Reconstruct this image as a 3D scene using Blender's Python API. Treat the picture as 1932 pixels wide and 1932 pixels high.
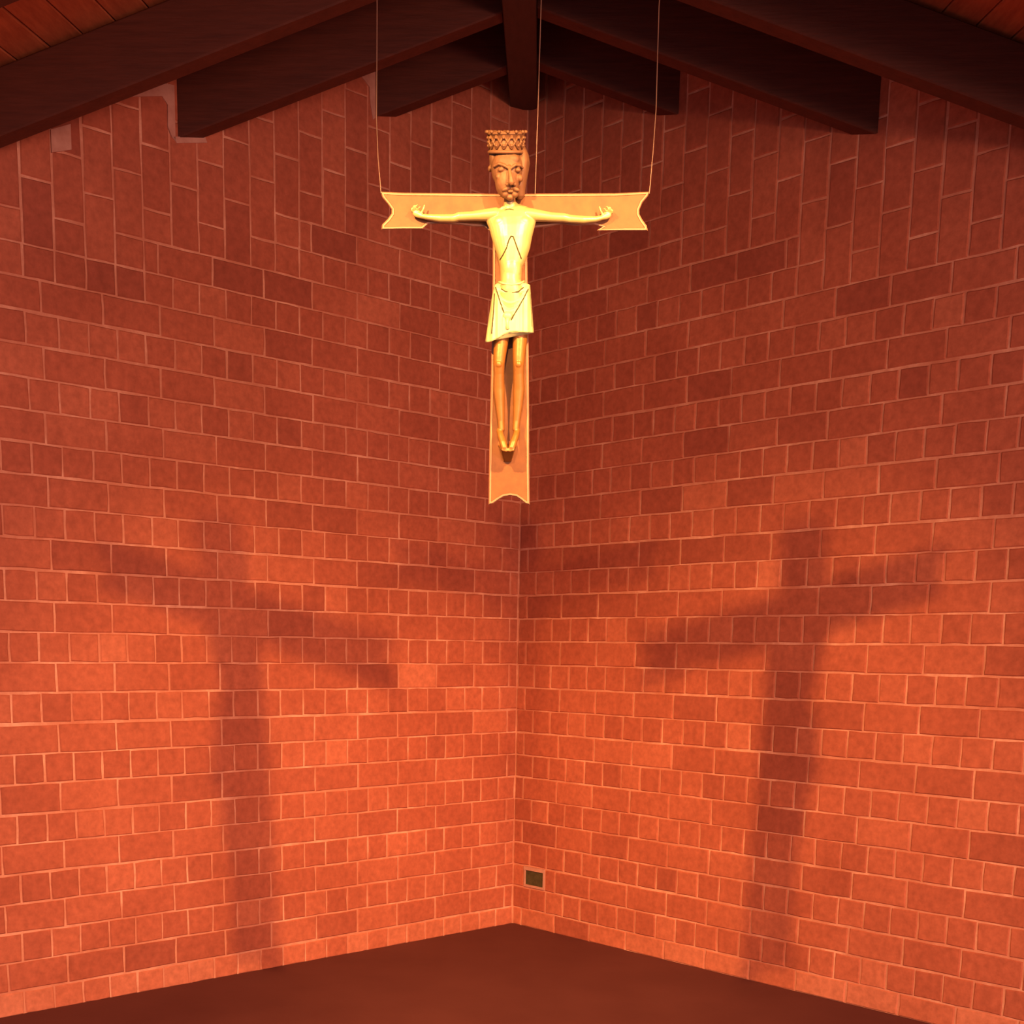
import bpy, bmesh, math, random
from mathutils import Vector, Matrix
random.seed(7)
sc = bpy.context.scene
for o in list(bpy.data.objects): bpy.data.objects.remove(o)
C = sc.collection
S2 = 2 ** -.5

# ---------------------------------------------------------------- camera
FPX, CX, CY = 2385.95, 888.53, 1628.49          # focal length and principal point, 1932 px frame
ROT = Matrix(((0.9986842, 0.0494176, 0.0137027), (0.0217278, -0.1657153, -0.9859342), (-0.0464518, 0.9849347, -0.1665710)))
CAM = Vector((0.08828, -6.81906, -0.52116))
cd = bpy.data.cameras.new('camera'); cam = bpy.data.objects.new('camera', cd); C.objects.link(cam)
Rw = Matrix((ROT[0], -ROT[1], -ROT[2])).transposed()
cam.matrix_world = Matrix.Translation(CAM) @ Rw.to_4x4()
cd.sensor_fit = 'HORIZONTAL'; cd.sensor_width = 36; cd.lens = FPX / 1932 * 36
cd.shift_x = (966 - CX) / 1932; cd.shift_y = (CY - 966) / 1932
cd.clip_start = .05; cd.clip_end = 60
sc.camera = cam

def project(p):
    c = ROT @ (Vector(p) - CAM)
    return FPX * c.x / c.z + CX, FPX * c.y / c.z + CY

# ---------------------------------------------------------------- world, lamps, exposure
w = bpy.data.worlds.new('world'); sc.world = w; w.use_nodes = True
bg = w.node_tree.nodes['Background']; bg.inputs[0].default_value = (.92, .96, 1.08, 1); bg.inputs[1].default_value = .85

def spot(name, loc, aim, power, size, blend, col=(1, .55, .18), rad=.03):
    l = bpy.data.lights.new(name, 'SPOT'); l.energy = power; l.color = col; l.spot_size = math.radians(size); l.spot_blend = blend
    l.shadow_soft_size = rad
    o = bpy.data.objects.new(name, l); C.objects.link(o); o.location = loc
    o.rotation_euler = (Vector(aim) - Vector(loc)).to_track_quat('-Z', 'Y').to_euler()
    return o
spot('spot_lamp', (.82, -5.16, 1.09), (-.85, -.92, -2.08), 660, 54, .8)
spot('spot_lamp', (-.77, -5.16, 1.08), (.93, -1.0, -1.98), 660, 54, .8)
spot('spot_lamp', (.0, -6.6, 1.12), (0, 0, -1.1), 350, 58, 1)
def fill_light(loc, aim, sx, sy, power, col):
    l = bpy.data.lights.new('fill_light', 'AREA'); l.shape = 'RECTANGLE'; l.size = sx; l.size_y = sy; l.energy = power; l.color = col
    o = bpy.data.objects.new('fill_light', l); C.objects.link(o); o.location = loc
    o.rotation_euler = (Vector(aim) - Vector(loc)).to_track_quat('-Z', 'Y').to_euler()
fill_light((3.6, -8.6, .2), (-1.6, -1.6, .6), 3.0, 2.0, 600, (1, .55, .42))  # unseen warm fill, added to brighten the upper walls

vs = sc.view_settings
vs.view_transform = 'Standard'; vs.look = 'None'; vs.gamma = 1; vs.use_curve_mapping = False; vs.exposure = 0

# ---------------------------------------------------------------- materials
def newmat(name, rough=.8, metal=0.0, spec=.3):
    m = bpy.data.materials.new(name); m.use_nodes = True
    b = m.node_tree.nodes['Principled BSDF']
    b.inputs['Roughness'].default_value = rough; b.inputs['Metallic'].default_value = metal
    b.inputs['Specular IOR Level'].default_value = spec
    return m, m.node_tree, b

def noise(nt, scale, detail=4, vec=None, rough=.6):
    n = nt.nodes.new('ShaderNodeTexNoise'); n.inputs['Scale'].default_value = scale
    n.inputs['Detail'].default_value = detail; n.inputs['Roughness'].default_value = rough
    if vec is not None: nt.links.new(vec, n.inputs['Vector'])
    return n.outputs['Fac']

def ramp(nt, fac, stops):
    r = nt.nodes.new('ShaderNodeValToRGB'); e = r.color_ramp.elements
    while len(e) < len(stops): e.new(.5)
    for k, (p, c) in zip(e, stops): k.position = p; k.color = (*c, 1)
    nt.links.new(fac, r.inputs[0]); return r.outputs[0]

def mix(nt, a, b, fac, mode='MIX'):
    m = nt.nodes.new('ShaderNodeMix'); m.data_type = 'RGBA'; m.blend_type = mode
    for s, v in ((m.inputs[6], a), (m.inputs[7], b), (m.inputs[0], fac)):
        if hasattr(v, 'links') or isinstance(v, bpy.types.NodeSocket): nt.links.new(v, s)
        elif isinstance(v, tuple): s.default_value = (*v, 1)
        else: s.default_value = v
    return m.outputs[2]

def bump(nt, b, h, strength, dist):
    n = nt.nodes.new('ShaderNodeBump'); n.inputs['Strength'].default_value = strength; n.inputs['Distance'].default_value = dist
    nt.links.new(h, n.inputs['Height']); nt.links.new(n.outputs[0], b.inputs['Normal'])

def pos(nt, scale=(1, 1, 1)):
    g = nt.nodes.new('ShaderNodeNewGeometry'); mp = nt.nodes.new('ShaderNodeMapping')
    mp.inputs['Scale'].default_value = scale
    nt.links.new(g.outputs['Position'], mp.inputs['Vector']); return mp.outputs[0]

# brick: clay colour set by a per-brick 'tone' attribute, with a fine mottle
m_brick, nt, b = newmat('brick_clay', .86, 0, .22)
at = nt.nodes.new('ShaderNodeAttribute'); at.attribute_name = 'tone'
base = ramp(nt, at.outputs['Fac'], [(0, (.38, .085, .046)), (.3, (.47, .110, .056)), (.6, (.56, .145, .074)), (1, (.62, .185, .100))])
v = pos(nt)
mot = ramp(nt, noise(nt, 34, 5, v), [(.3, (.80, .78, .76)), (.7, (1.12, 1.12, 1.12))])
col = mix(nt, base, mot, 1.0, 'MULTIPLY')
smudge = ramp(nt, noise(nt, 2.2, 3, v), [(.35, (.90, .88, .88)), (.65, (1.05, 1.07, 1.08))])
col = mix(nt, col, smudge, 1.0, 'MULTIPLY')
nt.links.new(col, b.inputs['Base Color'])
bump(nt, b, noise(nt, 120, 4, v), .35, .002)

m_mortar, nt, b = newmat('mortar', .92, 0, .15)
v = pos(nt)
nt.links.new(ramp(nt, noise(nt, 4.5, 6, v, .7), [(.36, (.55, .17, .095)), (.52, (.64, .24, .145)), (.66, (.80, .36, .23))]), b.inputs['Base Color'])
bump(nt, b, noise(nt, 160, 3, v), .4, .002)

m_plaster, nt, b = newmat('plaster_patch', .92, 0, .15)
v = pos(nt)
nt.links.new(ramp(nt, noise(nt, 20, 5, v), [(.3, (.48, .19, .13)), (.7, (.60, .28, .20))]), b.inputs['Base Color'])

def wood(name, lo, hi, scale, rough=.6):
    m, nt, b = newmat(name, rough, 0, .3)
    v = pos(nt, scale)
    c1 = ramp(nt, noise(nt, 5, 6, v, .65), [(.3, lo), (.7, hi)])
    nt.links.new(c1, b.inputs['Base Color']); bump(nt, b, noise(nt, 14, 5, v), .3, .003)
    return m
m_rafter = wood('dark_stained_timber', (.065, .0125, .006), (.105, .021, .010), (1, 6, 14))
m_ridge = wood('ridge_timber', (.055, .018, .011), (.085, .030, .019), (9, .8, 9))
m_board = wood('ceiling_board_timber', (.34, .075, .028), (.52, .135, .05), (9, .7, 9))

m_floor, nt, b = newmat('oxblood_floor', .75, 0, .25)
v = pos(nt)
nt.links.new(ramp(nt, noise(nt, 2.5, 6, v), [(.3, (.105, .025, .023)), (.7, (.13, .034, .031))]), b.inputs['Base Color'])
bump(nt, b, noise(nt, 80, 3, v), .2, .002)

def gold(name, lo, hi, rough, metal):
    m, nt, b = newmat(name, rough, metal, .4)
    v = pos(nt)
    nt.links.new(ramp(nt, noise(nt, 28, 5, v), [(.3, lo), (.72, hi)]), b.inputs['Base Color'])
    bump(nt, b, noise(nt, 60, 4, v), .25, .0015)
    return m
m_cross = gold('gilded_wood', (.135, .037, .006), (.195, .060, .0105), .55, .1)
m_rim = gold('lit_gilt_edge', (.30, .13, .068), (.38, .16, .088), .55, .1)  # paler pinkish tint stands for light on the edge
m_fig = gold('lit_gilding', (.42, .29, .11), (.50, .36, .145), .38, .35)  # torso and arms: gilding paled to paint the lamps' glare
m_cloth = gold('lit_cloth_gilding', (.38, .33, .16), (.45, .40, .20), .45, .15)  # cloth: the same glare put into a paler gilding
m_leg = gold('shaded_gilding', (.21, .075, .014), (.27, .10, .021), .42, .25)  # legs: same gilding toned deeper, painting weaker light
m_headshade = gold('shaded_head_gilding', (.13, .050, .022), (.20, .085, .038), .6, .15)  # head and crown: gilding darkened to paint their shade
m_line, _, b = newmat('engraved_shadow_line', .8); b.inputs['Base Color'].default_value = (.035, .022, .006, 1)
m_wire, _, b = newmat('steel_wire', .4, .8, .5); b.inputs['Base Color'].default_value = (.24, .13, .11, 1)
m_vent, nt, b = newmat('olive_metal', .6, .1, .3)
v = pos(nt)
nt.links.new(ramp(nt, noise(nt, 30, 4, v), [(.3, (.055, .040, .016)), (.7, (.10, .075, .030))]), b.inputs['Base Color'])

# ---------------------------------------------------------------- helpers
def link(name, me, mats, parent=None, smooth=False):
    if not isinstance(me, bpy.types.Mesh):
        bm = me; me = bpy.data.meshes.new(name); bm.to_mesh(me); bm.free()
    for m in (mats if isinstance(mats, (list, tuple)) else [mats]): me.materials.append(m)
    if smooth:
        for p in me.polygons: p.use_smooth = True
    o = bpy.data.objects.new(name, me); C.objects.link(o)
    if parent is not None: o.parent = parent
    return o

def tag(o, label=None, cat=None, group=None, kind=None):
    for k, val in (('label', label), ('category', cat), ('group', group), ('kind', kind)):
        if val: o[k] = val
    return o

def empty(name, loc):
    o = bpy.data.objects.new(name, None); o.empty_display_size = .1; C.objects.link(o); o.location = loc; return o

def box_pts(bm, pts):
    """pts: 8 points, bottom ring then top ring"""
    vs_ = [bm.verts.new(p) for p in pts]
    for f in ((3, 2, 1, 0), (4, 5, 6, 7), (0, 1, 5, 4), (1, 2, 6, 5), (2, 3, 7, 6), (3, 0, 4, 7)):
        bm.faces.new([vs_[i] for i in f])
    return vs_

def fix(bm): bmesh.ops.recalc_face_normals(bm, faces=bm.faces)

def tube(bm, pts, r, seg=8):
    """round tube through points"""
    rings = []
    for i, p in enumerate(pts):
        p = Vector(p); a = Vector(pts[max(i - 1, 0)]); c = Vector(pts[min(i + 1, len(pts) - 1)])
        t = (c - a).normalized(); up = Vector((0, 1, 0)) if abs(t.y) < .9 else Vector((1, 0, 0))
        x = t.cross(up).normalized(); y = x.cross(t)
        rr = r[i] if isinstance(r, (list, tuple)) else r
        rings.append([bm.verts.new(p + (x * math.cos(q) + y * math.sin(q)) * rr) for q in [2 * math.pi * k / seg for k in range(seg)]])
    for A, B in zip(rings, rings[1:]):
        for k in range(seg): bm.faces.new((A[k], A[(k + 1) % seg], B[(k + 1) % seg], B[k]))
    bm.faces.new(rings[0][::-1]); bm.faces.new(rings[-1])

# ---------------------------------------------------------------- the setting: levels
HB = .119307            # one course of brick with its joint
UH = .125               # one header with its joint
FLOOR = -2.005
ULEN = 4.75             # length of each wall from the corner
ZR, KY, KX, RH = 2.169, .144, .345, .232       # underside of the rafters at the corner, slopes, rafter height
def under(x, y): return ZR + KY * y - KX * abs(x)
def deck(x, y): return under(x, y) + RH

floor_bm = bmesh.new()
box_pts(floor_bm, [(-6, -9, FLOOR - .12), (6, -9, FLOOR - .12), (6, .6, FLOOR - .12), (-6, .6, FLOOR - .12),
                   (-6, -9, FLOOR), (6, -9, FLOOR), (6, .6, FLOOR), (-6, .6, FLOOR)])
fix(floor_bm)
tag(link('floor', floor_bm, m_floor), 'plain dark oxblood red floor meeting both brick walls', 'floor', kind='structure')

# walls -----------------------------------------------------------
WALLS = {'L': (Vector((-S2, -S2, 0)), Vector((S2, -S2, 0))), 'R': (Vector((S2, -S2, 0)), Vector((-S2, -S2, 0)))}
def wallpt(side, u, z, d):
    a, n = WALLS[side]; return a * u + n * d + Vector((0, 0, z))
def ztop(u): return deck(u * S2, -u * S2)

DARK = {  # (side, course under line n, joint index in headers) -> tone : bricks the photograph shows darker or redder
    ('L', -1, 6.5): .02, ('L', -1, 4.5): .2, ('L', -1, 2.5): .22, ('L', -1, 16.5): .25, ('L', -5, 6.5): .08, ('L', 9, 12.5): .10, ('L', 11, 8.5): .08,
    ('L', 9, 10.5): .22, ('L', 8, 18): .12, ('L', 8, 17): .25, ('L', -15, 16.5): .12, ('L', -1, 18.5): .2, ('L', -9, 14.5): .3,
    ('L', 1, 10.5): .3, ('L', 1, 8.5): .32, ('L', 0, 4): .2, ('L', -2, 10): .12, ('L', -2, 1): .2, ('L', 7, 10.5): .3, ('L', -3, 10.5): .4,
    ('R', 0, 8.5): .18, ('R', 0, 6.5): .15, ('R', 0, 2.5): .12, ('R', -2, 0.5): .1, ('R', -2, 2.5): .08, ('R', -4, 6.5): .15,
    ('R', -6, 8.5): .2, ('R', 6, 8.5): .15, ('R', 4, 8.5): .18, ('R', 2, 6.5): .15, ('R', 2, 10.5): .2, ('R', 10, 10.5): .12,
    ('R', 10, 8.5): .2, ('R', 12, 4.5): .12, ('R', 8, 14.5): .2, ('R', 5, 17): .15, ('R', 0, 10.5): .3, ('R', -12, 0.5): .28,
    ('R', -13, 8): .3, ('R', -16, 2.5): .35, ('R', -8, 12.5): .1, ('R', -10, 12.5): .15, ('R', 0, 4.5): .3,
}
def sailor_base(side, c):
    """course line on which the upright bricks of column c stand"""
    if side == 'L': return 12 if c < 9 else 11 if c < 11 else 10 if c < 13 else 9 if c < 17 else 8 if c < 30 else 7
    return 12 if c < 8 else 11 if c < 9 else 10 if c < 13 else 8 if c < 30 else 7

def brick_list(side):
    out = []
    nmax = 40
    for n in range(12, -17, -1):          # course between line n-1 and n
        even = n % 2 == 0
        header = even if side == 'L' else not even
        js = [0.0] + ([float(k) for k in range(1, nmax)] if header else [.5 + 2 * k for k in range(0, nmax // 2)])
        if side == 'R' and n == -14: js = [0.0, .66, 1.92, 2.5] + [.5 + 2 * k for k in range(2, 20)]
        rng = random.Random(hash((n, ord(side))) & 0xffff)
        jit = {j: rng.uniform(-.0035, .0035) for j in js}
        dz = rng.uniform(-.002, .002)
        for a, c in zip(js, js[1:]):
            if side == 'R' and n == -14 and a == .66: continue
            # cut by the sailor zone (columns where the upright bricks stand lower than this course)
            lo, hi = a, c
            cols = [k for k in range(int(math.floor(a)), int(math.ceil(c))) if sailor_base(side, k) >= n]
            if not cols: continue
            lo, hi = max(a, float(cols[0])), min(c, float(cols[-1] + 1))
            if hi - lo < .3: continue
            u0, u1 = lo * UH + jit.get(lo, 0), hi * UH + jit.get(hi, 0)
            if u0 > ULEN - .05: continue
            z1, z0 = n * HB, max((n - 1) * HB, FLOOR - .004)
            t = DARK.get((side, n, a))
            if t is None: t = min(1, max(.3, rng.gauss(.6 if n > -16 else .84, .09)))
            out.append([u0, min(u1, ULEN), z0 + dz, z1 + dz, t])
    for c in range(0, nmax):              # upright (sailor) bricks, joints staggered by one course
        b0 = sailor_base(side, c); u0, u1 = c * UH, (c + 1) * UH
        if u0 > ULEN - .05: continue
        rng = random.Random(c * 31 + ord(side))
        n = b0
        first = 1 if (b0 + c) % 2 else 2
        while n * HB < ztop(u0):
            z0 = n * HB; z1 = (n + first) * HB
            z1 = min(z1, ztop((u0 + u1) / 2) + .02)
            if z1 - z0 > .02:
                t = min(1, max(.3, rng.gauss(.58, .08)))
                if side == 'L' and c == 19 and n == 11: t = .06
                if side == 'L' and c == 13 and n == 9: t = .25
                if side == 'L' and c == 20 and n == 8: t = .12
                out.append([u0 + rng.uniform(-.002, .002), u1 + rng.uniform(-.002, .002), z0, z1, t])
            n += first; first = 2
    # keep what stands under the roof
    return [q for q in out if q[2] < ztop(q[0]) - .01]

JT = .0043                                 # half a joint
def add_brick(bm, side, q, rng):
    u0, u1, z0, z1, t = q
    u0 += JT; u1 -= JT; z0 += JT; z1 -= JT
    lay = bm.loops.layers.color.get('tone') or bm.loops.layers.color.new('tone')
    j = lambda s=.0022: rng.uniform(-s, s)
    um, zm = (u0 + u1) / 2, (z0 + z1) / 2
    ring = [(u0, z0), (um, z0), (u1, z0), (u1, zm), (u1, z1), (um, z1), (u0, z1), (u0, zm)]
    ring = [(a + j(), c + j()) for a, c in ring]
    face = rng.uniform(-.0012, .0012)
    A = [bm.verts.new(wallpt(side, a, c, -.022)) for a, c in ring]
    B = [bm.verts.new(wallpt(side, a, c, -.0035)) for a, c in ring]
    D = [bm.verts.new(wallpt(side, a + (um - a) * .004 / max(abs(um - a), .01), c + (zm - c) * .004 / max(abs(zm - c), .01), face)) for a, c in ring]
    fs = [bm.faces.new(D)]
    for k in range(8):
        m = (k + 1) % 8
        fs += [bm.faces.new((A[k], A[m], B[m], B[k])), bm.faces.new((B[k], B[m], D[m], D[k]))]
    for f in fs:
        for l in f.loops: l[lay] = (t, t, t, 1)

for side, name in (('L', 'wall_left'), ('R', 'wall_right')):
    bm = bmesh.new()                       # mortar bed
    us = [-.15] + [ULEN * k / 16 for k in range(17)]
    for a, c in zip(us, us[1:]):
        p = lambda u, z, d: wallpt(side, u, z, d)
        box_pts(bm, [p(a, FLOOR - .05, -.20), p(c, FLOOR - .05, -.20), p(c, FLOOR - .05, -.0042), p(a, FLOOR - .05, -.0042),
                     p(a, ztop(a) + .01, -.20), p(c, ztop(c) + .01, -.20), p(c, ztop(c) + .01, -.0042), p(a, ztop(a) + .01, -.0042)])
    bmesh.ops.remove_doubles(bm, verts=bm.verts, dist=.0001)
    inner = [f for f in bm.faces if len([1 for e in f.edges if len(e.link_faces) > 2]) == 4]
    bmesh.ops.delete(bm, geom=inner, context='FACES_ONLY')
    fix(bm)
    wall = tag(link(name, bm, m_mortar), 'orange-red brick wall on the %s of the corner, pale mortar' % ('left' if side == 'L' else 'right'), 'wall', kind='structure')
    bl = brick_list(side)
    def size(q):
        P = [project(wallpt(side, u, z, 0)) for u, z in ((q[0], q[2]), (q[1], q[2]), (q[1], q[3]), (q[0], q[3]))]
        P = [(min(max(x, 0), 1932), min(max(y, 0), 1932)) for x, y in P]
        return abs(sum(P[k][0] * P[(k + 1) % 4][1] - P[(k + 1) % 4][0] * P[k][1] for k in range(4))) / 2
    bl.sort(key=size, reverse=True)
    rng = random.Random(11 if side == 'L' else 12)
    for q in bl[:300]:
        bm = bmesh.new(); add_brick(bm, side, q, rng); fix(bm); link('brick', bm, m_brick, wall)
    bm = bmesh.new()
    for q in bl[300:]: add_brick(bm, side, q, rng)
    fix(bm); tag(link('brickwork', bm, m_brick, wall), kind='stuff')
    if side == 'L':                        # pale mortar dabs round the rafter pockets
        def dab(pts):
            bm = bmesh.new()
            f = [bm.verts.new(wallpt('L', u, z, .004)) for u, z in pts]; g = [bm.verts.new(wallpt('L', u, z, -.004)) for u, z in pts]
            bm.faces.new(f); bm.faces.new(g[::-1])
            for k in range(len(pts)): bm.faces.new((f[k], f[(k + 1) % len(pts)], g[(k + 1) % len(pts)], g[k]))
            fix(bm); tag(link('mortar_patch', bm, m_plaster, wall), 'pale mortar dab beside a rafter end')
        dab([(1.975, 1.475), (1.99, 1.485), (2.008, 1.52), (2.006, 1.60), (2.03, 1.625), (2.10, 1.605), (2.20, 1.575), (2.29, 1.545), (2.29, 1.60), (2.15, 1.66), (1.975, 1.68)])
        dab([(.962, 1.83), (.975, 1.82), (.99, 1.88), (.995, 1.95), (1.05, 1.985), (1.06, 2.0), (.962, 2.02)])
        dab([(1.83, 1.505), (1.97, 1.468), (1.985, 1.488), (1.84, 1.526)])
        dab([(2.42, 1.33), (2.50, 1.30), (2.50, 1.38), (2.42, 1.42)])

# wall box on the right wall near the corner
root = empty('wall_box', wallpt('R', .66 * UH, -15 * HB, 0))
tag(root, 'small dark olive recessed box low in the right brick wall beside the corner', 'wall vent')
def wbox(bm, u0, u1, z0, z1, d0, d1):
    p = lambda u, z, d: wallpt('R', u, z, d) - root.location
    box_pts(bm, [p(u0, z0, d0), p(u1, z0, d0), p(u1, z0, d1), p(u0, z0, d1), p(u0, z1, d0), p(u1, z1, d0), p(u1, z1, d1), p(u0, z1, d1)])
ua, ub, za, zb = .084, .238, -15 * HB + .006, -14 * HB - .002
bm = bmesh.new(); wbox(bm, ua + .012, ub - .008, za + .012, zb - .02, -.006, -.001); fix(bm); link('cover_plate', bm, m_vent, root)
bm = bmesh.new()
for a in ((ua, ub, zb - .020, zb, -.006, .006), (ua, ub, za, za + .012, -.006, .004), (ua, ua + .012, za + .012, zb - .02, -.006, .004), (ub - .008, ub, za + .012, zb - .02, -.006, .005)): wbox(bm, *a)
fix(bm); link('mortar_surround', bm, m_plaster, root)

# ---------------------------------------------------------------- roof
bm = bmesh.new()
for s in (-1, 1):
    x1 = 4.2 * s
    P = [(0, .3), (x1, .3), (x1, -7.6), (0, -7.6)]
    P = P if s > 0 else P[::-1]
    box_pts(bm, [(x, y, deck(x, y) + .024) for x, y in P] + [(x, y, deck(x, y) + .08) for x, y in P])
fix(bm)
ceil = tag(link('ceiling', bm, m_rafter), 'boarded timber ceiling falling to both sides of the ridge', 'ceiling', kind='structure')
BW = .118
for s in (-1, 1):
    for k in range(35):
        xa, xb = k * BW + .0025, (k + 1) * BW - .0025
        ya = -xa + .16; bm = bmesh.new(); dzb = random.uniform(0, .003)
        P = [(s * xa, ya), (s * xb, ya), (s * xb, -7.5), (s * xa, -7.5)]
        if s < 0: P = P[::-1]
        box_pts(bm, [(x, y, deck(x, y) + dzb) for x, y in P] + [(x, y, deck(x, y) + .023) for x, y in P])
        bmesh.ops.bevel(bm, geom=[e for e in bm.edges if abs((e.verts[0].co - e.verts[1].co).y) > 2 and e.verts[0].co.z < deck(e.verts[0].co.x, e.verts[0].co.y) + .01],
                        offset=.003, segments=1, affect='EDGES')
        fix(bm); link('board', bm, m_board, ceil)

# ridge beam on the diagonal, from the corner over the viewer
bm = bmesh.new(); xa, xb, ya, yb, hb = -.088, .042, -.02, -7.4, .05
box_pts(bm, [(xa, ya, under(0, ya) - hb), (xb, ya, under(0, ya) - hb), (xb, yb, under(0, yb) - hb), (xa, yb, under(0, yb) - hb),
             (xa, ya, deck(0, ya) - .02), (xb, ya, deck(0, ya) - .02), (xb, yb, deck(0, yb) - .02), (xa, yb, deck(0, yb) - .02)])
bmesh.ops.bevel(bm, geom=bm.edges[:], offset=.004, segments=1, affect='EDGES')
fix(bm); tag(link('ridge_beam', bm, m_ridge), 'brown ridge beam running overhead from the brick corner, above the crucifix', 'beam')

LAB = {0: 'rafter nearest the brick corner', 1: 'second rafter from the brick corner', 2: 'third rafter from the brick corner', 3: 'fourth rafter, at the top edge of the view'}
for s, nm in ((-1, 'left'), (1, 'right')):
    for i, y in enumerate((-.679, -1.389, -2.10, -3.09)):
        th = .085; bm = bmesh.new()
        x0 = xa if s < 0 else xb
        ring = []
        def sec(x, yy_front, yy_back): return [(x, yy_front, under(x, yy_front)), (x, yy_back, under(x, yy_front)), (x, yy_back, under(x, yy_front) + RH - .004), (x, yy_front, under(x, yy_front) + RH - .012)]
        xe_f, xe_b = s * (abs(y) + .0), s * (abs(y) - th + .0)
        A = [(x0, y, under(x0, y)), (x0, y + th, under(x0, y)), (x0, y + th, under(x0, y) + RH - .004), (x0, y, under(x0, y) + RH - .012)]
        off = .002                     # ends on the masonry, cut to the skew
        Bp = [(xe_f + s * off, y, under(xe_f + s * off, y)), (xe_b + s * off, y + th, under(xe_b + s * off, y)),
              (xe_b + s * off, y + th, under(xe_b + s * off, y) + RH - .004), (xe_f + s * off, y, under(xe_f + s * off, y) + RH - .012)]
        va = [bm.verts.new(p) for p in A]; vb = [bm.verts.new(p) for p in Bp]
        bm.faces.new(va); bm.faces.new(vb[::-1])
        for k in range(4): bm.faces.new((va[k], va[(k + 1) % 4], vb[(k + 1) % 4], vb[k]))
        fix(bm)
        bmesh.ops.bevel(bm, geom=bm.edges[:], offset=.005, segments=1, affect='EDGES')
        tag(link('rafter', bm, m_rafter), 'dark timber %s, %s of the ridge' % (LAB[i], nm), 'beam', 'roof rafters on the %s side' % nm)

# ---------------------------------------------------------------- the crucifix
TILT = math.radians(4.3)
O = Vector((.007, -3.6, .505))
cr = empty('crucifix', O); cr.rotation_euler = (TILT, 0, 0)
tag(cr, 'gilded crucifix with a crowned figure, hanging on wires before the brick corner', 'crucifix')
CR_ROT = Matrix.Rotation(TILT, 3, 'X'); CR_N = CR_ROT @ Vector((0, -1, 0)); EYE = CR_ROT.transposed() @ (CAM - O)
def F(px, py, dep=0.0):
    """measured drawing of the cross: picture point -> the cross's own plane (metres); dep = how far it stands proud of the board"""
    d = ROT.transposed() @ Vector(((px - CX) / FPX, (py - CY) / FPX, 1))
    p = CR_ROT.transposed() @ (CAM + d * ((CR_N @ (O - CAM)) / (CR_N @ d)) - O)
    return p + (EYE - p) * (dep / 3.287)
PX = .00125

outline = [(718, 362), (760, 364), (928, 366), (996, 366), (1160, 365), (1226, 362), (1222, 370), (1212, 382), (1206, 396), (1206, 404), (1212, 415), (1220, 426), (1222, 435),
           (1180, 435), (1126, 435), (1136, 428), (1120, 424), (1085, 426), (1062, 423), (1035, 427), (1010, 430), (994, 440),
           (995, 520), (997, 650), (998, 780), (998, 880), (999, 952), (992, 950), (983, 943), (974, 937), (962, 935), (950, 937), (940, 943), (930, 950), (922, 952),
           (923, 880), (925, 780), (928, 650), (930, 520), (930, 440), (912, 428), (890, 427), (868, 424), (830, 422), (808, 423), (797, 432), (760, 432), (720, 433), (721, 424), (732, 413),
           (739, 403), (739, 395), (732, 385), (722, 373)]
def shrink(pts, d):
    n = len(pts); out = []
    for i in range(n):
        a, p, c = Vector(pts[i - 1]), Vector(pts[i]), Vector(pts[(i + 1) % n])
        e1 = (p - a).normalized(); e2 = (c - p).normalized()
        n1 = Vector((-e1.y, e1.x)); n2 = Vector((-e2.y, e2.x)); m = n1 + n2
        m = m / max(m.length_squared, .6) * 2 * .5 * 2 if m.length > .3 else n1
        out.append(p + m * d * (1 if m.length < 1.7 else 1.7 / m.length))
    return out
def prism(rings):
    """rings: list of (outline, depth) from back to front; filled both ends"""
    bm = bmesh.new(); R = [[bm.verts.new(F(x, y, d)) for x, y in pts] for pts, d in rings]
    n = len(R[0])
    for A, B in zip(R, R[1:]):
        for k in range(n): bm.faces.new((A[k], A[(k + 1) % n], B[(k + 1) % n], B[k]))
    for ring in (R[0], R[-1]):
        es = [bm.edges.get((ring[k], ring[(k + 1) % n])) for k in range(n)]
        bmesh.ops.triangle_fill(bm, use_beauty=True, use_dissolve=False, edges=es)
    fix(bm); return bm
ins = shrink(outline, 5)
link('cross', prism([(outline, -.024), (outline, -.004), (ins, .0), (ins, -.0005)]), m_cross, cr)
# raised rim round the cross, tinted lighter to paint light on its bevel
bm = bmesh.new()
loops = [[bm.verts.new(F(x, y, d)) for x, y in pts] for pts, d in ((shrink(outline, -.3), -.018), (shrink(outline, -.3), -.003), (shrink(outline, 1.4), .0006), (shrink(outline, 4.2), .0008), (shrink(outline, 5.2), -.002))]
n = len(outline)
for A, B in zip(loops, loops[1:]):
    for k in range(n): bm.faces.new((A[k], A[(k + 1) % n], B[(k + 1) % n], B[k]))
fix(bm); tag(link('rim', bm, m_rim, cr), 'raised edge of the cross, tinted pinkish gold as if catching light')

# foot bracket under the feet
bm = bmesh.new()
top = [F(939, 838, 0), (F(976, 838, 0)), F(970, 849, .044), F(946, 849, .044)]; bot = [F(950, 872, 0), F(965, 872, 0), F(963, 870, .006), (F(952, 870, .006))]
box_pts(bm, bot + top); bmesh.ops.bevel(bm, geom=bm.edges[:], offset=.0015, segments=2, affect='EDGES'); fix(bm)
link('foot_bracket', bm, m_leg, cr)

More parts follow.
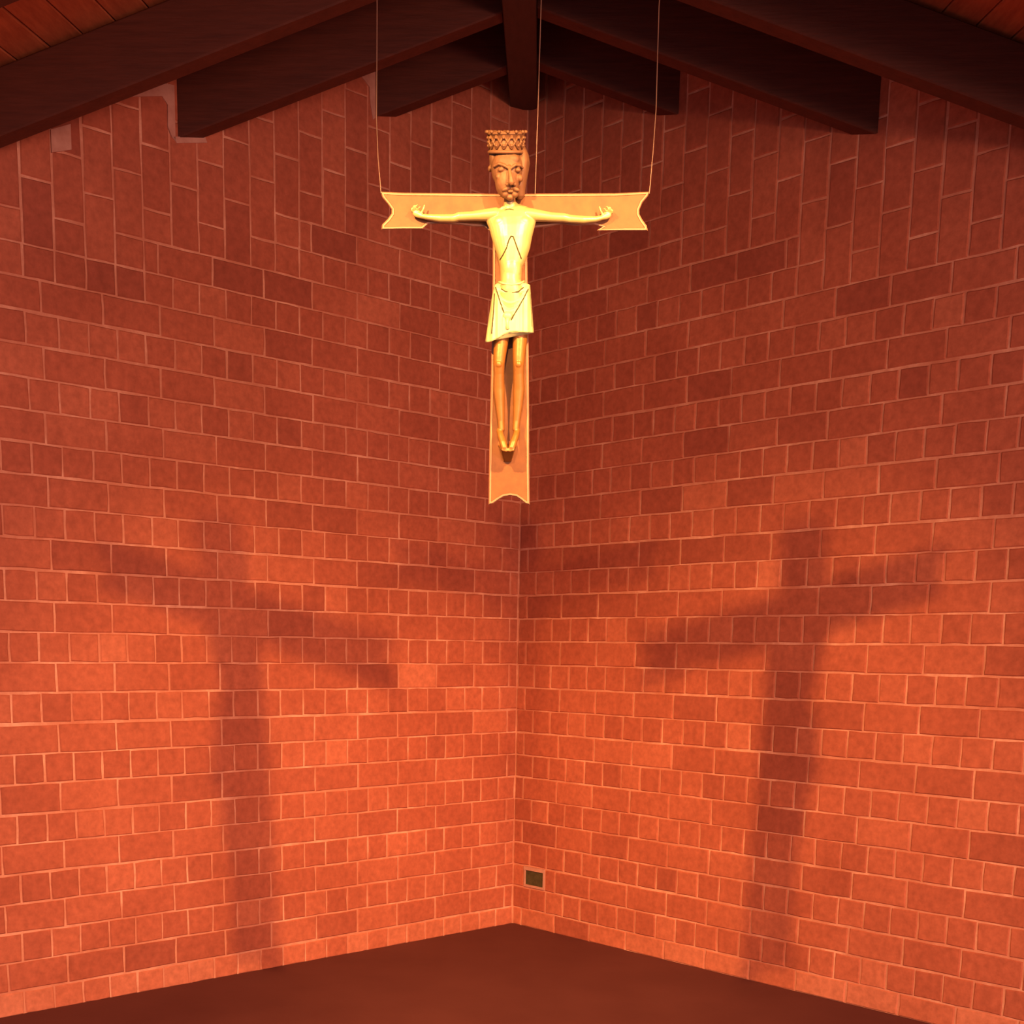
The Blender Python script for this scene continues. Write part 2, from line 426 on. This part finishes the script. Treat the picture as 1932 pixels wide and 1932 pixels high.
# --- figure: one continuous body, grown from limbs and lumps and remeshed into one surface
fb = bmesh.new()
def limb(pts, seg=20):
    """pts: (px, py, dep, ra, rb): ra across the path in the picture plane (px), rb in depth (m)"""
    P = [(F(a[0], a[1], a[2]), a[3] * PX, a[4]) for a in pts]
    rings = []
    n = len(P)
    def ring(c, t, ra, rb):
        x = Vector((-t.z, 0, t.x)).normalized(); y = t.cross(x).normalized()
        return [fb.verts.new(c + x * math.cos(q) * ra + y * math.sin(q) * rb) for q in [2 * math.pi * k / seg for k in range(seg)]]
    ts = []
    for i in range(n):
        t = (P[min(i + 1, n - 1)][0] - P[max(i - 1, 0)][0]); ts.append(t.normalized())
    c, ra, rb = P[0]; k = min(ra, rb) * .7
    rings.append(ring(c - ts[0] * k, ts[0], ra * .5, rb * .5))
    for i in range(n):
        c, ra, rb = P[i]; rings.append(ring(c, ts[i], ra, rb))
        if i < n - 1:
            c2, ra2, rb2 = P[i + 1]; t = (ts[i] + ts[i + 1]).normalized()
    c, ra, rb = P[-1]; k = min(ra, rb) * .7
    rings.append(ring(c + ts[-1] * k, ts[-1], ra * .5, rb * .5))
    for A, B in zip(rings, rings[1:]):
        for q in range(seg): fb.faces.new((A[q], A[(q + 1) % seg], B[(q + 1) % seg], B[q]))
    fb.faces.new(rings[0][::-1]); fb.faces.new(rings[-1])
def lump(px, py, dep, rx, rz, ry, rot=0):
    r = bmesh.ops.create_icosphere(fb, subdivisions=3, radius=1)
    M = Matrix.Translation(F(px, py, dep)) @ Matrix.Rotation(math.radians(rot), 4, 'Y') @ Matrix.Diagonal((rx * PX, ry, rz * PX, 1))
    bmesh.ops.transform(fb, matrix=M, verts=r['verts'])

# torso: leaning, belly forward
limb([(963, 388, .018, 15, .016), (964, 395, .018, 30, .018), (965, 403, .018, 44, .021), (965, 415, .019, 48, .024), (966, 430, .021, 43, .026), (966, 450, .023, 38, .027),
      (967, 470, .024, 33, .027), (966, 488, .026, 27, .025), (964, 505, .028, 21, .023), (964, 530, .030, 20, .023), (965, 548, .028, 26, .025), (965, 580, .024, 31, .026), (964, 610, .022, 31, .022)], 32)
lump(949, 420, .031, 20, 15, .012); lump(983, 420, .031, 20, 15, .012)          # chest
lump(965, 508, .036, 19, 28, .017)                                             # belly
lump(936, 404, .020, 15, 11, .017); lump(994, 404, .020, 15, 11, .017)          # shoulders
limb([(961, 366, .030, 10, .013), (962, 380, .024, 11, .014), (963, 396, .020, 15, .016)])  # neck
lump(949, 392, .028, 9, 3.0, .006, -28); lump(981, 392, .028, 9, 3.0, .006, 28)  # collar bones
# arms
limb([(938, 404, .022, 12, .016), (915, 406, .022, 10.5, .014), (890, 408, .022, 8.5, .012), (866, 409, .021, 8, .011), (856, 412, .020, 7.4, .010), (830, 412, .018, 7, .010), (808, 410, .015, 5.2, .008), (797, 408, .014, 4.4, .006)])
limb([(992, 404, .022, 12, .016), (1015, 407, .022, 10.5, .014), (1040, 410, .022, 8.5, .012), (1064, 411, .021, 8, .011), (1074, 413, .020, 7.4, .010), (1100, 415, .018, 7, .010), (1124, 414, .015, 5.2, .008), (1135, 411, .014, 4.4, .006)])
# hands: palm, four unequal bent fingers, thumb
for sx, hx, hy in ((-1, 797, 408), (1, 1135, 411)):
    limb([(hx, hy, .014, 4.6, .006), (hx + sx * 6, hy - 3, .013, 6.5, .006), (hx + sx * 12, hy - 6, .012, 7, .005), (hx + sx * 16, hy - 8, .012, 5.5, .004)], 14)
    for k, (ox, oy, ln) in enumerate(((8, -9, 10), (11.5, -10.5, 12), (15, -10, 11), (18, -7.5, 8.5))):
        a = math.radians(88 - k * 13)
        bx, by = hx + sx * ox, hy + oy
        limb([(bx, by, .013, 2.1, .0026), (bx + sx * ln * .45 * math.cos(a), by - ln * .45 * math.sin(a), .018, 1.8, .0023),
              (bx + sx * ln * .8 * math.cos(a + .25), by - ln * .8 * math.sin(a + .25), .020, 1.6, .0021), (bx + sx * ln * .95 * math.cos(a + .5), by - ln * .95 * math.sin(a + .5), .018, 1.4, .0019)], 8)
    limb([(hx + sx * 3, hy - 5, .016, 2.3, .0028), (hx - sx * 2, hy - 14, .018, 2.2, .0026), (hx - sx * 4, hy - 21, .018, 1.7, .0021)], 8)
# legs and feet
for sx in (-1, 1):
    c = lambda l, r: l if sx < 0 else r
    limb([(c(949, 980), 600, .022, 16, .020), (c(946, 981), 640, .026, 14.5, .018), (c(942, 979), 675, .034, 12, .015), (c(941, 978.5), 690, .036, 11, .014), (c(941, 978.5), 705, .032, 10.5, .013),
          (c(941, 979), 735, .024, 11.5, .014), (c(943, 977), 765, .021, 9.5, .012), (c(945, 974.5), 795, .020, 7, .009), (c(946, 973), 812, .022, 6.5, .009)])
    lump(c(941, 978.5), 687, .047, 6, 6.5, .005)                                 # kneecap
    limb([(c(942, 976), 812, .020, 6, .008), (c(945, 973), 824, .033, 6.6, .009), (c(949, 968.5), 836, .044, 7, .008), (c(952, 965), 846, .050, 6.4, .006)])
    for t in range(5):                                                         # toes
        ox = (-5 + t * 2.5)
        limb([(c(952, 965) + ox, 846, .051, 1.4, .0025), (c(952.5, 964.5) + ox * .9, 852 - abs(t - (3 if sx < 0 else 1)) * .6, .053, 1.2, .0022)], 8)
# head, bowed and turned a little: skull, jaw, hair, beard and features
lump(957, 318, .040, 30, 36, .030); lump(957, 342, .046, 23, 30, .025); lump(961, 364, .048, 12, 12, .014)
limb([(982, 280, .022, 9, .022), (986, 296, .024, 12, .024), (987, 308, .024, 13, .026), (984, 330, .024, 12, .024), (981, 352, .022, 11, .020), (981, 370, .018, 9, .014)])
limb([(932, 284, .024, 9, .020), (932, 302, .026, 9, .022), (934, 318, .028, 8, .018)])
lump(925, 318, .026, 4.5, 6, .010, 15)                                          # ear
limb([(932, 314, .062, 2.6, .004), (941, 309, .069, 3, .004), (951, 312, .073, 3, .004), (957, 316, .074, 2.6, .004)], 10)
limb([(966, 316, .074, 2.6, .004), (972, 311, .072, 3, .004), (981, 312, .064, 2.8, .004), (986, 317, .056, 2.4, .004)], 10)
lump(967, 301, .058, 13, 10, .010)                                               # forehead
limb([(961, 314, .071, 3.2, .005), (962, 326, .077, 3.6, .006), (964, 336, .082, 4.4, .007), (965, 345, .082, 6.0, .007)], 12)
lump(958, 348, .074, 4, 3.5, .005); lump(971, 348, .073, 4, 3.5, .005)           # nostrils
lump(946, 320, .066, 6.5, 4.2, .006, -8); lump(977, 321, .063, 5.8, 4.2, .006, 8)  # closed eyes
lump(942, 334, .058, 7, 6, .007, 25); lump(981, 336, .055, 6, 7, .007, -25)      # cheekbones
lump(955, 357, .066, 9, 4, .007, -18); lump(972, 357, .065, 9, 4, .007, 18)  # moustache
lump(963, 362, .064, 5.5, 1.9, .005)                                             # lower lip
lump(953, 366, .056, 7, 7, .010); lump(971, 366, .055, 7, 7, .010); lump(962, 373, .052, 7, 5, .009)  # parted beard
fix(fb)
me = bpy.data.meshes.new('tmp'); fb.to_mesh(me); fb.free()
tmp = bpy.data.objects.new('tmp', me); C.objects.link(tmp)
rm = tmp.modifiers.new('r', 'REMESH'); rm.mode = 'VOXEL'; rm.voxel_size = .00125; rm.adaptivity = 0
sm = tmp.modifiers.new('s', 'SMOOTH'); sm.factor = .5; sm.iterations = 4
dg = bpy.context.evaluated_depsgraph_get(); me2 = bpy.data.meshes.new_from_object(tmp.evaluated_get(dg))
bpy.data.objects.remove(tmp)
fig = link('figure', me2, [], cr, True)
for m in (m_fig, m_headshade, m_leg): me2.materials.append(m)
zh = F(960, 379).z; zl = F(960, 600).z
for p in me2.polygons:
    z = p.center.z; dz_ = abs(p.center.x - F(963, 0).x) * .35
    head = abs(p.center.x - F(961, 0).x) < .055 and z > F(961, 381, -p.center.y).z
    p.material_index = 1 if head else (2 if z < zl else 0)  # one gilded body split into lit and shaded tints
tag(fig, 'gilded corpus with arms spread, bowed head darkened as if in shade')

# loincloth
bm = bmesh.new(); NT, NS = 30, 72
Lx = [(531, 943), (537, 933), (560, 928), (600, 922), (648, 915)]; Rx = [(531, 985), (537, 1000), (560, 1002), (600, 1005), (648, 1009)]
def interp(tab, v):
    for (a, fa), (c_, fc) in zip(tab, tab[1:]):
        if v <= c_: return fa + (fc - fa) * max(0, (v - a)) / (c_ - a)
    return tab[-1][1]
Bot = [(-1, 646), (-.75, 645), (-.45, 638), (-.1, 628), (.1, 625.5), (.5, 627), (1, 628)]
rows = []
for i in range(NT + 1):
    row = []
    for k in range(NS):
        q = 2 * math.pi * k / NS; cx_ = -math.cos(q); sy = math.sin(q)      # sy>0: front
        yb = interp(Bot, cx_)
        py = 531 + (yb - 531) * i / NT
        l, r = interp(Lx, py), interp(Rx, py)
        mid, hw = (l + r) / 2, (r - l) / 2
        px = mid + hw * (abs(cx_) ** .9) * (1 if cx_ > 0 else -1)
        dep = .024 + (.026 + .012 * i / NT) * (abs(sy) ** .7) * (1 if sy > 0 else -.8)
        if sy > 0:
            vl = 934 + (955 - 934) * (py - 540) / 70; vr = 998 + (962 - 998) * (py - 540) / 70
            if vl < px < vr and py < 612:
                e = min(px - vl, vr - px) / 5; dep -= .0045 * min(1, e)
                tt = (px - (vl + vr) / 2) / max((vr - vl) / 2, 1)
                ph = (py - 541 - 13 * (1 - tt * tt)) / 17
                dep += .0034 * min(1, e) * math.cos(ph * 2 * math.pi)
            else:
                dep += .0016 * math.cos((px - 918) / 11 * 2 * math.pi) * min(1, (py - 531) / 30)
        row.append(bm.verts.new(F(px, py, dep)))
    rows.append(row)
for A, B in zip(rows, rows[1:]):
    for k in range(NS): bm.faces.new((A[k], A[(k + 1) % NS], B[(k + 1) % NS], B[k]))
bm.faces.new(rows[0]); bm.faces.new(rows[-1][::-1]); fix(bm)
cl = tag(link('loincloth', bm, m_cloth, fig, True), 'draped loincloth with a V-shaped fold, gilding paled as if brightly lit')
bm = bmesh.new()
tube(bm, [F(941, 532, .036), F(950, 535, .048), F(965, 537, .052), F(980, 535, .048), F(989, 531, .036)], .0028, 10); fix(bm)
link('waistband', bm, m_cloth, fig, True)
bm = bmesh.new()
r = bmesh.ops.create_icosphere(bm, subdivisions=3, radius=1); bmesh.ops.transform(bm, matrix=Matrix.Translation(F(958, 596, .055)) @ Matrix.Diagonal((.012, .007, .010, 1)), verts=r['verts'])
tube(bm, [F(958, 600, .057), F(957, 610, .056), F(958, 622, .058)], [.006, .0045, .006], 10); fix(bm)
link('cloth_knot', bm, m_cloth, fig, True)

# engraved lines: dark tubes painting groove shade, ray cast onto body and cloth
from mathutils.bvhtree import BVHTree
def bvh(me_): return BVHTree.FromPolygons([v_.co for v_ in me_.vertices], [tuple(p.vertices) for p in me_.polygons])
bv_fig, bv_cl = bvh(me2), bvh(cl.data)
def engraved(name, pts, tree, r=.0014):
    out = []
    P = []
    for (a, c) in zip(pts, pts[1:]):
        for k in range(6): P.append((a[0] + (c[0] - a[0]) * k / 6, a[1] + (c[1] - a[1]) * k / 6))
    P.append(pts[-1])
    for x, y in P:
        p = F(x, y, 0); h = tree.ray_cast(Vector((p.x, -.3, p.z)), Vector((0, 1, 0)))
        if h[0] is not None: out.append(h[0] + Vector((0, -.0007, 0)))
    if len(out) < 3: return
    bm = bmesh.new(); tube(bm, out, r, 6); fix(bm); tag(link(name, bm, m_line, fig), 'dark line painting the shade of an engraved groove')
engraved('rib_line', [(944, 497), (950, 489), (956, 478), (961, 462), (965, 455), (969, 456), (973, 467), (978, 481), (984, 496)], bv_fig)
engraved('collar_line', [(953, 404), (962, 402), (970, 404)], bv_fig, .0008)
engraved('fold_line', [(946, 552), (955, 558), (967, 560), (979, 558), (988, 549)], bv_cl, .0014)
engraved('fold_line', [(936, 548), (944, 575), (952, 598), (956, 612)], bv_cl, .0014)
engraved('fold_line', [(997, 552), (986, 575), (974, 596), (965, 612)], bv_cl, .0014)
engraved('fold_line', [(934, 560), (932, 600), (929, 636)], bv_cl, .0014)
engraved('fold_line', [(1001, 560), (1003, 600), (1004, 622)], bv_cl, .0006)

# crown: flared openwork drum
bm = bmesh.new(); NS = 48
ccx = 955
prof = [(289, 31, .031), (284, 32.5, .0325), (283, 30.5, .0305), (268, 31, .031), (256, 33, .033), (255, 35, .035), (248, 36.5, .0365), (247, 33, .033), (256, 30, .030), (262, 0.5, .001)]
R = []
for py, hw, dp in prof:
    R.append([bm.verts.new(F(ccx + hw * math.cos(q), py + (1.4 * math.sin(q * 9) if 246 < py < 249 else 0) + math.cos(q) * .8, .036 + dp * math.sin(q))) for q in [2 * math.pi * k / NS for k in range(NS)]])
for A, B in zip(R, R[1:]):
    for k in range(NS): bm.faces.new((A[k], A[(k + 1) % NS], B[(k + 1) % NS], B[k]))
bm.faces.new(R[0][::-1]); bm.faces.new(R[-1])
def onc(q, py, e=0.0):
    hw = 31 + max(0, (270 - py)) * .12
    return F(ccx + (hw + e) * math.cos(q), py, .036 + (hw * .001 + e * PX) * math.sin(q))
for k in range(14):
    q = 2 * math.pi * (k + .3) / 14; dq = 2 * math.pi / 14
    for sg in (1, -1):
        tube(bm, [onc(q - sg * dq / 2, 281, 1), onc(q, 268, 2.2), onc(q + sg * dq / 2, 256, 1)], .0026, 6)
    for py in (268, 275, 260):
        qq = q + (0 if py == 268 else dq / 2)
        r = bmesh.ops.create_icosphere(bm, subdivisions=1, radius=.0042); bmesh.ops.translate(bm, verts=r['verts'], vec=onc(qq, py, 2.5))
    r = bmesh.ops.create_icosphere(bm, subdivisions=1, radius=.0045); bmesh.ops.translate(bm, verts=r['verts'], vec=onc(q, 249, 4))
for py, rr in ((287, .0034), (252, .0030)):
    pts = [onc(2 * math.pi * k / 32, py, 1.5) for k in range(32)]; tube(bm, pts + [pts[0]], rr, 8)
fix(bm); tag(link('crown', bm, m_headshade, fig, True), 'openwork crown in shade-darkened gilding, flaring at the top')

# hanging wires
def wire(pts, label):
    bm = bmesh.new(); tube(bm, pts, .0013, 8); fix(bm)
    return tag(link('hanging_wire', bm, m_wire), label, 'wire', 'wires of the crucifix')
def W(px, py, dy=0.0):
    p = F(px, py, 0); return Vector((p.x + O.x, O.y + dy, p.z + O.z))
zt = lambda x: deck(x, -3.6) + .004
a, b_ = W(719, 365, -.004), W(709, 220)
wire([a, (b_ + a) / 2 + Vector((-.002, 0, 0)), b_, W(708, 0), Vector((-.318, -3.6, zt(.318)))], 'thin steel wire rising from the left end of the gilded crossbar')
a, b_ = W(1225, 366, -.004), W(1239, 200)
wire([a, (b_ + a) / 2 + Vector((.001, 0, 0)), b_, W(1246, 0), Vector((.372, -3.6, zt(.372)))], 'thin steel wire rising from the right end of the gilded crossbar')
wire([W(1009, 368, .012), W(1015, 200, .01), Vector((.08, -3.59, zt(.08)))], 'thin steel wire rising behind the crowned head at the crossbar middle')
